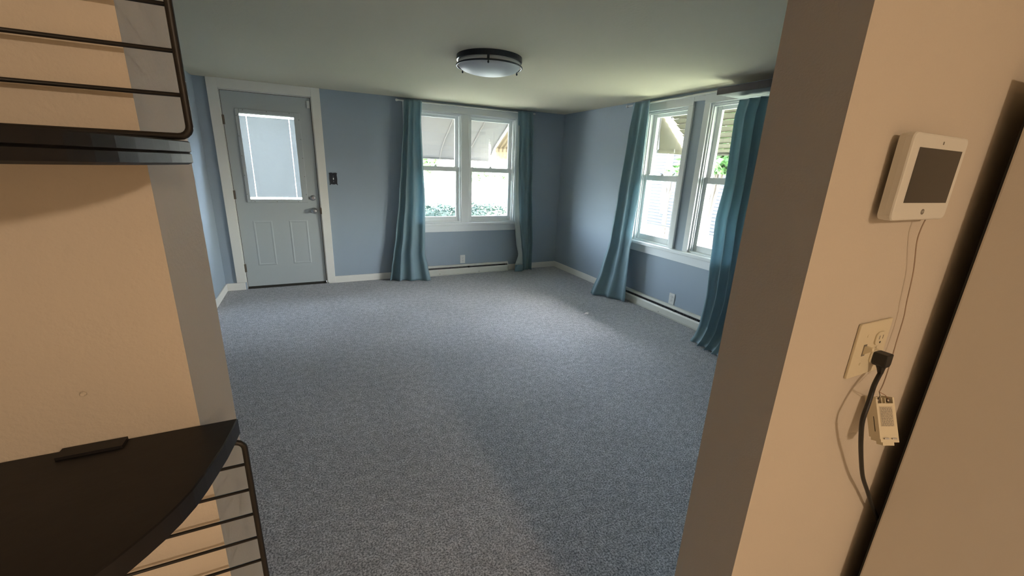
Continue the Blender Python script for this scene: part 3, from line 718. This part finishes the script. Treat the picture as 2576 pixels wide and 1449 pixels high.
bm = bmesh.new(); tube(bm, [(oux, YK-.022, zc-.0145), (oux, YK-.023, zc-.021), (oux+.0005, YK-.024, zc-.030)], [.0085, .0065, .0046], 12); obj('strain_relief', bm, 'cord_black', t)
cp = [Vector((oux+.0005, YK-.024, zc-.030))] + [on(x, y, 1, YK-d) for x, y, d in ((2199, 969, .030), (2185.5, 1011, .038), (2170, 1057, .042), (2166, 1100, .040), (2166, 1146, .034), (2170, 1197, .027), (2181.7, 1235, .022), (2195, 1274, .018), (2225, 1345, .016), (2262, 1420, .016))]
bm = bmesh.new(); tube(bm, smooth_path(cp), .0042, 10); obj('cord', bm, 'cord_black', t, smooth=True)

# ------------------------------------------------------------------ refrigerator
FX0, FY1, FH = -2.052, -4.898, 1.628
t = thing('refrigerator', 'off-white refrigerator standing against the tan kitchen wall', 'refrigerator', (FX0+.36, -5.25, 0))
box('cabinet', (FX0, FX0+.74, FY1-.62, FY1, .05, FH), 'fridge_white', t, bevel=.004)
box('back_panel', (FX0+.02, FX0+.72, FY1+.0005, FY1+.008, .10, FH-.03), 'fridge_black', t)
box('freezer_door', (FX0+.004, FX0+.736, FY1-.685, FY1-.626, 1.13, FH-.006), 'fridge_white', t, bevel=.008)
box('fridge_door', (FX0+.004, FX0+.736, FY1-.685, FY1-.626, .11, 1.12), 'fridge_white', t, bevel=.008)
for z0, z1 in ((1.16, 1.42), (.62, 1.08)):
    bm = bmesh.new(); tube(bm, [(FX0+.05, FY1-.686, z0), (FX0+.05, FY1-.72, z0+.03), (FX0+.05, FY1-.72, z1-.03), (FX0+.05, FY1-.686, z1)], .011, 8); obj('handle', bm, 'fridge_white', t)
box('base_grille', (FX0+.01, FX0+.73, FY1-.66, FY1-.63, .01, .10), 'fridge_black', t)
for dx in (.04, .70):
    for dy in (-.58, -.05):
        bm = bmesh.new(); tube(bm, [(FX0+dx, FY1+dy, -.003), (FX0+dx, FY1+dy, .05)], .018, 10); obj('foot', bm, 'fridge_black', t)

# ------------------------------------------------------------------ kitchen ceiling lamp (gives the warm light)
KL = Vector((-2.50, -7.45, H+.02))
t = thing('kitchen_ceiling_light', 'warm glowing dome light on the kitchen ceiling', 'ceiling light', KL)
bm = bmesh.new(); lathe(bm, ((.02, 0), (.16, 0), (.165, -.018), (.155, -.022), (.02, -.022)), KL, 'z', 32); obj('base', bm, 'trim_white', t)
lm = bpy.data.materials.new('lamp_glow'); lm.use_nodes = True; nt = lm.node_tree; b = nt.nodes['Principled BSDF']
b.inputs['Base Color'].default_value = (.8, .75, .65, 1); b.inputs['Emission Color'].default_value = (1, .75, .52, 1); b.inputs['Emission Strength'].default_value = 200
MATS['lamp_glow'] = lm
bm = bmesh.new(); lathe(bm, [(.15, -.023)]+[(.15*math.cos(a)+.001, -.023-.07*math.sin(a)) for a in [math.pi/2*k/8 for k in range(1, 9)]], KL, 'z', 32); obj('dome', bm, 'lamp_glow', t, smooth=True)

# ------------------------------------------------------------------ outdoors
GZ = -.55
def sheet(bm, xs, yz):
    g_ = [[bm.verts.new((x, y, z)) for x in xs] for y, z in yz]
    for A, B in zip(g_, g_[1:]):
        for k in range(len(xs)-1): bm.faces.new((A[k], A[k+1], B[k+1], B[k]))
bm = bmesh.new(); sheet(bm, (-60, -5, .3), ((-14, GZ), (0, GZ), (3, GZ))); sheet(bm, (-60, -5, .3, 8, 90), ((3, GZ), (20, GZ-.5), (120, GZ-3.6))); sheet(bm, (8, 90), ((-14, GZ), (3, GZ)))
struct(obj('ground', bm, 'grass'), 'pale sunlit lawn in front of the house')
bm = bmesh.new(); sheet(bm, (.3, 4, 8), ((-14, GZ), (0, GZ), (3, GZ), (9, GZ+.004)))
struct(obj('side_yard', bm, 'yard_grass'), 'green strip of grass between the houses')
bm = bmesh.new()
for y0, z0, y1, z1 in ((9, GZ-.16, 15, GZ-.34),):
    bm.faces.new([bm.verts.new(p) for p in ((-40, y0, z0), (60, y0, z0), (60, y1, z1), (-40, y1, z1))])
struct(obj('street', bm, 'concrete'), 'pale street beyond the lawn')
struct(boxes('house_foundation', [(XL-T, XR+T, YB-.05, YB+T, GZ-.1, -.12), (XR-.05, XR+T, KY0, YB-.05, GZ-.1, -.12)], 'concrete'))
def strip_surface(bm, prof, axis, cuts):
    """sheet with profile (a, z) swept along `axis` at the given positions"""
    rows = [[bm.verts.new((c, a, z) if axis == 0 else (a, c, z)) for a, z in prof] for c in cuts]
    for A, B in zip(rows, rows[1:]):
        for k in range(len(prof)-1): bm.faces.new((A[k], A[k+1], B[k+1], B[k]))
prof = [(.162, 2.235), (.5, 2.035), (.98, 1.755), (1.06, 1.70), (1.13, 1.63), (1.18, 1.56), (1.20, 1.515)]
t = thing('awning', 'white metal awning over the double window with a rolled front edge', 'awning', (-1.7, .16, 2.2))
seams = [-2.75, -2.35, -1.90, -1.44, -.98, -.615]
for a, b in zip(seams, seams[1:]):
    bm = bmesh.new(); strip_surface(bm, prof, 0, (a+.004, b-.004)); obj('panel', bm, 'awning_white', t, solid=.004)
for a in seams:
    bm = bmesh.new(); tube(bm, [(a, y+.0, z-.010) for y, z in prof], .011, 8); obj('rib', bm, 'awning_white', t)
bm = bmesh.new(); tube(bm, [(seams[0], 1.195, 1.512), (seams[-1], 1.195, 1.512)], .012, 8); obj('front_rail', bm, 'awning_white', t)
t = thing('awning', 'cream corrugated metal awning next to the house corner', 'awning', (-.1, .16, 2.2))
prof2 = [(.162, 2.335), (.60, 2.095), (1.10, 1.825), (1.30, 1.715), (1.31, 1.66), (1.28, 1.59), (1.22, 1.545)]
bm = bmesh.new(); cuts = [-.47+.0175*k for k in range(37)]
rows = [[bm.verts.new((c, a+(.010 if (i//2) % 2 else 0), z+(.012 if (i//2) % 2 else 0))) for a, z in prof2] for i, c in enumerate(cuts)]
for A, B in zip(rows, rows[1:]):
    for k in range(len(prof2)-1): bm.faces.new((A[k], A[k+1], B[k+1], B[k]))
obj('corrugated_sheet', bm, 'awning_cream', t, solid=.003)
bm = bmesh.new(); tube(bm, [(-.475, a, z) for a, z in prof2], .012, 8); obj('edge_rail', bm, 'awning_white', t)
# side awning: horizontal slats on a slope, with a solid end panel
t = thing('awning', 'beige slatted metal awning over the side windows', 'awning', (.16, -2.3, 2.3))
SA, SB = Vector((.162, 0, 2.33)), Vector((.92, 0, 1.66)); nsl = 13
for k in range(nsl):
    a, b = SA.lerp(SB, k/nsl), SA.lerp(SB, (k+1.12)/nsl)
    bm = bmesh.new(); d = (b-a); nrm = Vector((d.z, 0, -d.x)).normalized()
    p = [a+nrm*.010, b-nrm*.008, b-nrm*.012, a+nrm*.006]
    prism(bm, [(q.x, q.z) for q in p], 1, -4.05, -1.50); obj('slat', bm, 'awning_beige', t)
ep = [(.40, 1.685), (.865, 1.668), (.905, 1.70), (.80, 1.80), (.74, 1.835), (.80, 1.865), (.70, 1.930), (.60, 2.015), (.52, 2.02), (.46, 2.06), (.345, 2.155)]
bm = bmesh.new(); prism(bm, ep, 1, -1.462, -1.450); obj('end_panel', bm, 'awning_beige', t)
bm = bmesh.new(); bx(bm, .38, .93, -1.470, -1.440, 1.648, 1.686); obj('end_rail', bm, 'awning_beige', t)
bm = bmesh.new(); tube(bm, [(.36, -1.456, 1.68), (.36, -1.456, 2.16)], .012, 8); obj('end_post', bm, 'awning_white', t)
bm = bmesh.new(); tube(bm, [(.165, -1.456, 2.33), (.93, -1.456, 1.655)], .010, 8); obj('end_rafter', bm, 'awning_beige', t)
bm = bmesh.new(); bx(bm, .905, .93, -4.05, -1.46, 1.640, 1.664); obj('front_rail', bm, 'awning_beige', t)

def leaves(bm, n, fn, size, rnd):
    for _ in range(n):
        p = fn(rnd); a = Vector((rnd.gauss(0, 1), rnd.gauss(0, 1), rnd.gauss(0, .6))).normalized(); h = Vector((rnd.gauss(0, 1), rnd.gauss(0, 1), rnd.gauss(0, 1))); w = a.cross(h).normalized(); s = size*rnd.uniform(.6, 1.3)
        q = [p-a*s, p+w*s*.42, p+a*s, p-w*s*.42]; bm.faces.new([bm.verts.new(x) for x in q])
# hedge under the front window
rnd = random.Random(3); t = thing('hedge', 'leafy green hedge growing below the double window outside', 'hedge', (-1.2, 1.75, GZ))
bm = bmesh.new()
nx = 40
def hedge_top(x): return .74+.05*mnoise.noise(Vector((x*2.2, .3, 0)))+.03*mnoise.noise(Vector((x*7, 1.3, 0)))
prevr = None
for i in range(nx+1):
    x = -4.2+5.4*i/nx; zt = hedge_top(x)-.05
    ring = [bm.verts.new((x, y, z)) for y, z in ((1.42, GZ), (1.40, zt-.15), (1.52, zt), (2.0, zt), (2.12, zt-.15), (2.12, GZ))]
    if prevr:
        for k in range(5): bm.faces.new((prevr[k], prevr[k+1], ring[k+1], ring[k]))
    prevr = ring
obj('inner_foliage', bm, 'leaf_hedge', t)
def hf(r):
    x = r.uniform(-4.2, 1.2); zt = hedge_top(x)
    if r.random() < .55: return Vector((x, r.uniform(1.42, 2.1), zt+r.uniform(-.06, .03)))
    return Vector((x, 1.40+r.uniform(-.04, .03), r.uniform(.1, zt)))
bm = bmesh.new(); leaves(bm, 9000, hf, .035, rnd); lv = obj('leaves', bm, 'leaf_hedge', t); lv['kind'] = 'stuff'
def tree(name, label, cat, base, trunk_h, crown, n, size, m='leaf_tree', seed=1):
    r = random.Random(seed); t = thing(name, label, cat, base); base = Vector(base)
    bm = bmesh.new(); tube(bm, [base, base+Vector((.02, .03, trunk_h*.5)), base+Vector((0, 0, trunk_h))], [.09*trunk_h/2, .07*trunk_h/2, .04*trunk_h/2], 8)
    for c, rad in crown: tube(bm, [base+Vector((0, 0, trunk_h*.7)), base.lerp(Vector(c), .8)+Vector((0, 0, trunk_h*.2)), Vector(c)], [.04*trunk_h/2, .025*trunk_h/2, .01], 6)
    obj('trunk', bm, 'bark', t)
    def f(rr):
        c, rad = rr.choice(crown); d = Vector((rr.gauss(0, 1), rr.gauss(0, 1), rr.gauss(0, 1))).normalized()*rad*rr.random()**.4; return Vector(c)+d
    bm = bmesh.new(); leaves(bm, n, f, size, r); l = obj('leaves', bm, m, t); l['kind'] = 'stuff'
    return t
tree('young_tree', 'young tree with big green leaves between the side windows and the white house', 'tree', (3.9, .55, GZ), 1.7,
     [((3.75, .45, 1.85), .38), ((3.7, .20, 1.72), .30), ((3.9, .85, 2.05), .4), ((3.6, .25, 2.2), .4)], 1100, .10, seed=4)
tree('potted_shrub', 'small shrub with drooping leaves beside the white downspout', 'shrub', (5.6, 3.35, GZ), 1.7,
     [((5.6, 3.30, 1.42), .20), ((5.65, 3.1, 1.62), .2), ((5.6, 3.55, 1.30), .13)], 70, .10, seed=9)
tree('yard_tree', 'yellow-green tree standing beyond the street', 'tree', (4.4, 24.5, GZ-.7), 1.5, [((4.3, 24.5, 1.6), .8), ((4.7, 24.8, 2.3), 1.1), ((3.9, 24.2, 2.4), 1.0)], 900, .2, seed=5)
for i, (x, y, z, rr) in enumerate(((20.5, 58, -1.6, 1.4), (35, 60, -1.6, 1.6), (24.5, 60, -1.7, 1.2), (29, 62, -1.6, 1.5))):
    tree('far_tree', 'round tree on the far side of the sunny field', 'tree', (x, y, z-.6), .9, [((x, y, z+rr), rr), ((x+1.4, y, z+rr*.8), rr*.8)], 320, .35, seed=20+i)['group'] = 'trees beyond the field'
# low shed far away
t = thing('shed', 'low grey shed far across the sunny field', 'shed', (11.5, 56, -2.0))
box('wall', (9.2, 16.0, 54.5, 58, -2.4, -.15), 'siding', t); box('roof', (9.0, 16.2, 54.2, 58.3, -.15, .12), 'roof', t)
box('door', (11.2, 12.3, 54.40, 54.49, -2.3, -.4), 'roof', t)
# parked car
t = thing('parked_car', 'small grey car parked far across the field', 'car', (16, 40, -1.1))
zc = -1.12
bm = bmesh.new(); prism(bm, [(14.2, zc+.30), (14.2, zc+.75), (14.9, zc+.85), (15.5, zc+1.30), (17.0, zc+1.30), (17.7, zc+.88), (18.3, zc+.78), (18.3, zc+.30)], 1, 40.0, 41.6); obj('body', bm, 'car_paint', t, bevel=.06)
box('side_window', (15.4, 17.1, 39.985, 39.995, zc+.90, zc+1.20), 'screen', t)
for x in (15.0, 17.5):
    for y in (40.0, 41.45):
        bm = bmesh.new(); lathe(bm, ((.30, 0), (.30, .18), (.2, .2)), (x, y-.05, zc+.30), 'y', 14); obj('wheel', bm, 'tyre', t)
# neighbouring house with clapboard siding
NX = 7.0
t = thing('neighbour_house', 'white clapboard house beyond the side windows', 'house', (NX+2, 3, GZ))
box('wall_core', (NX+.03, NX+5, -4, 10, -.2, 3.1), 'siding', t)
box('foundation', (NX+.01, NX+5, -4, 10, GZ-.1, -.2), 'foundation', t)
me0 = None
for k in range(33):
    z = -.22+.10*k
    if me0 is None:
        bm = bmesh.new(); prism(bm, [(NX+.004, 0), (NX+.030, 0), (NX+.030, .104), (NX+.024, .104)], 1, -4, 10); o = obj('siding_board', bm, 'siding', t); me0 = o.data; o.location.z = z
    else:
        o = bpy.data.objects.new('siding_board', me0); COL.objects.link(o); o.parent = t; o.matrix_parent_inverse = Matrix.Translation(-t.location); o.location.z = z
box('eave', (NX-.4, NX+5.2, -4.3, 10.3, 3.1, 3.3), 'siding', t)
bm = bmesh.new(); prism(bm, [(NX-.4, 3.3), (NX+5.2, 3.3), (NX+2.4, 5.2)], 1, -4.3, 10.3); obj('roof', bm, 'roof', t)
box('downspout', (NX-.07, NX+.002, 4.70, 4.90, .17, 3.1), 'plastic_white', t, bevel=.01)
# chain-link fence
t = thing('chain_link_fence', 'low steel chain-link fence in front of the white house', 'fence', (5.2, 3, GZ))
fx, fz0, fz1 = 5.2, GZ, .10
bm = bmesh.new(); tube(bm, [(fx, -3, fz1), (fx, 9, fz1)], .022, 8); obj('top_rail', bm, 'fence_steel', t)
for y in (-3, -.6, 1.8, 4.2, 6.6, 9):
    bm = bmesh.new(); tube(bm, [(fx, y, GZ-.1), (fx, y, fz1+.04)], .026, 8); obj('post', bm, 'fence_steel', t)
bm = bmesh.new(); hgt = fz1-fz0
for i in range(int(12/.09)):
    y = -3+i*.09
    for s in (-1, 1):
        if -3 <= y+s*hgt <= 9: tube(bm, [(fx+.004*s, y, fz0), (fx+.004*s, y+s*hgt, fz1-.01)], .0028, 4, cap=False)
o = obj('wire_mesh', bm, 'fence_steel', t); o['kind'] = 'stuff'
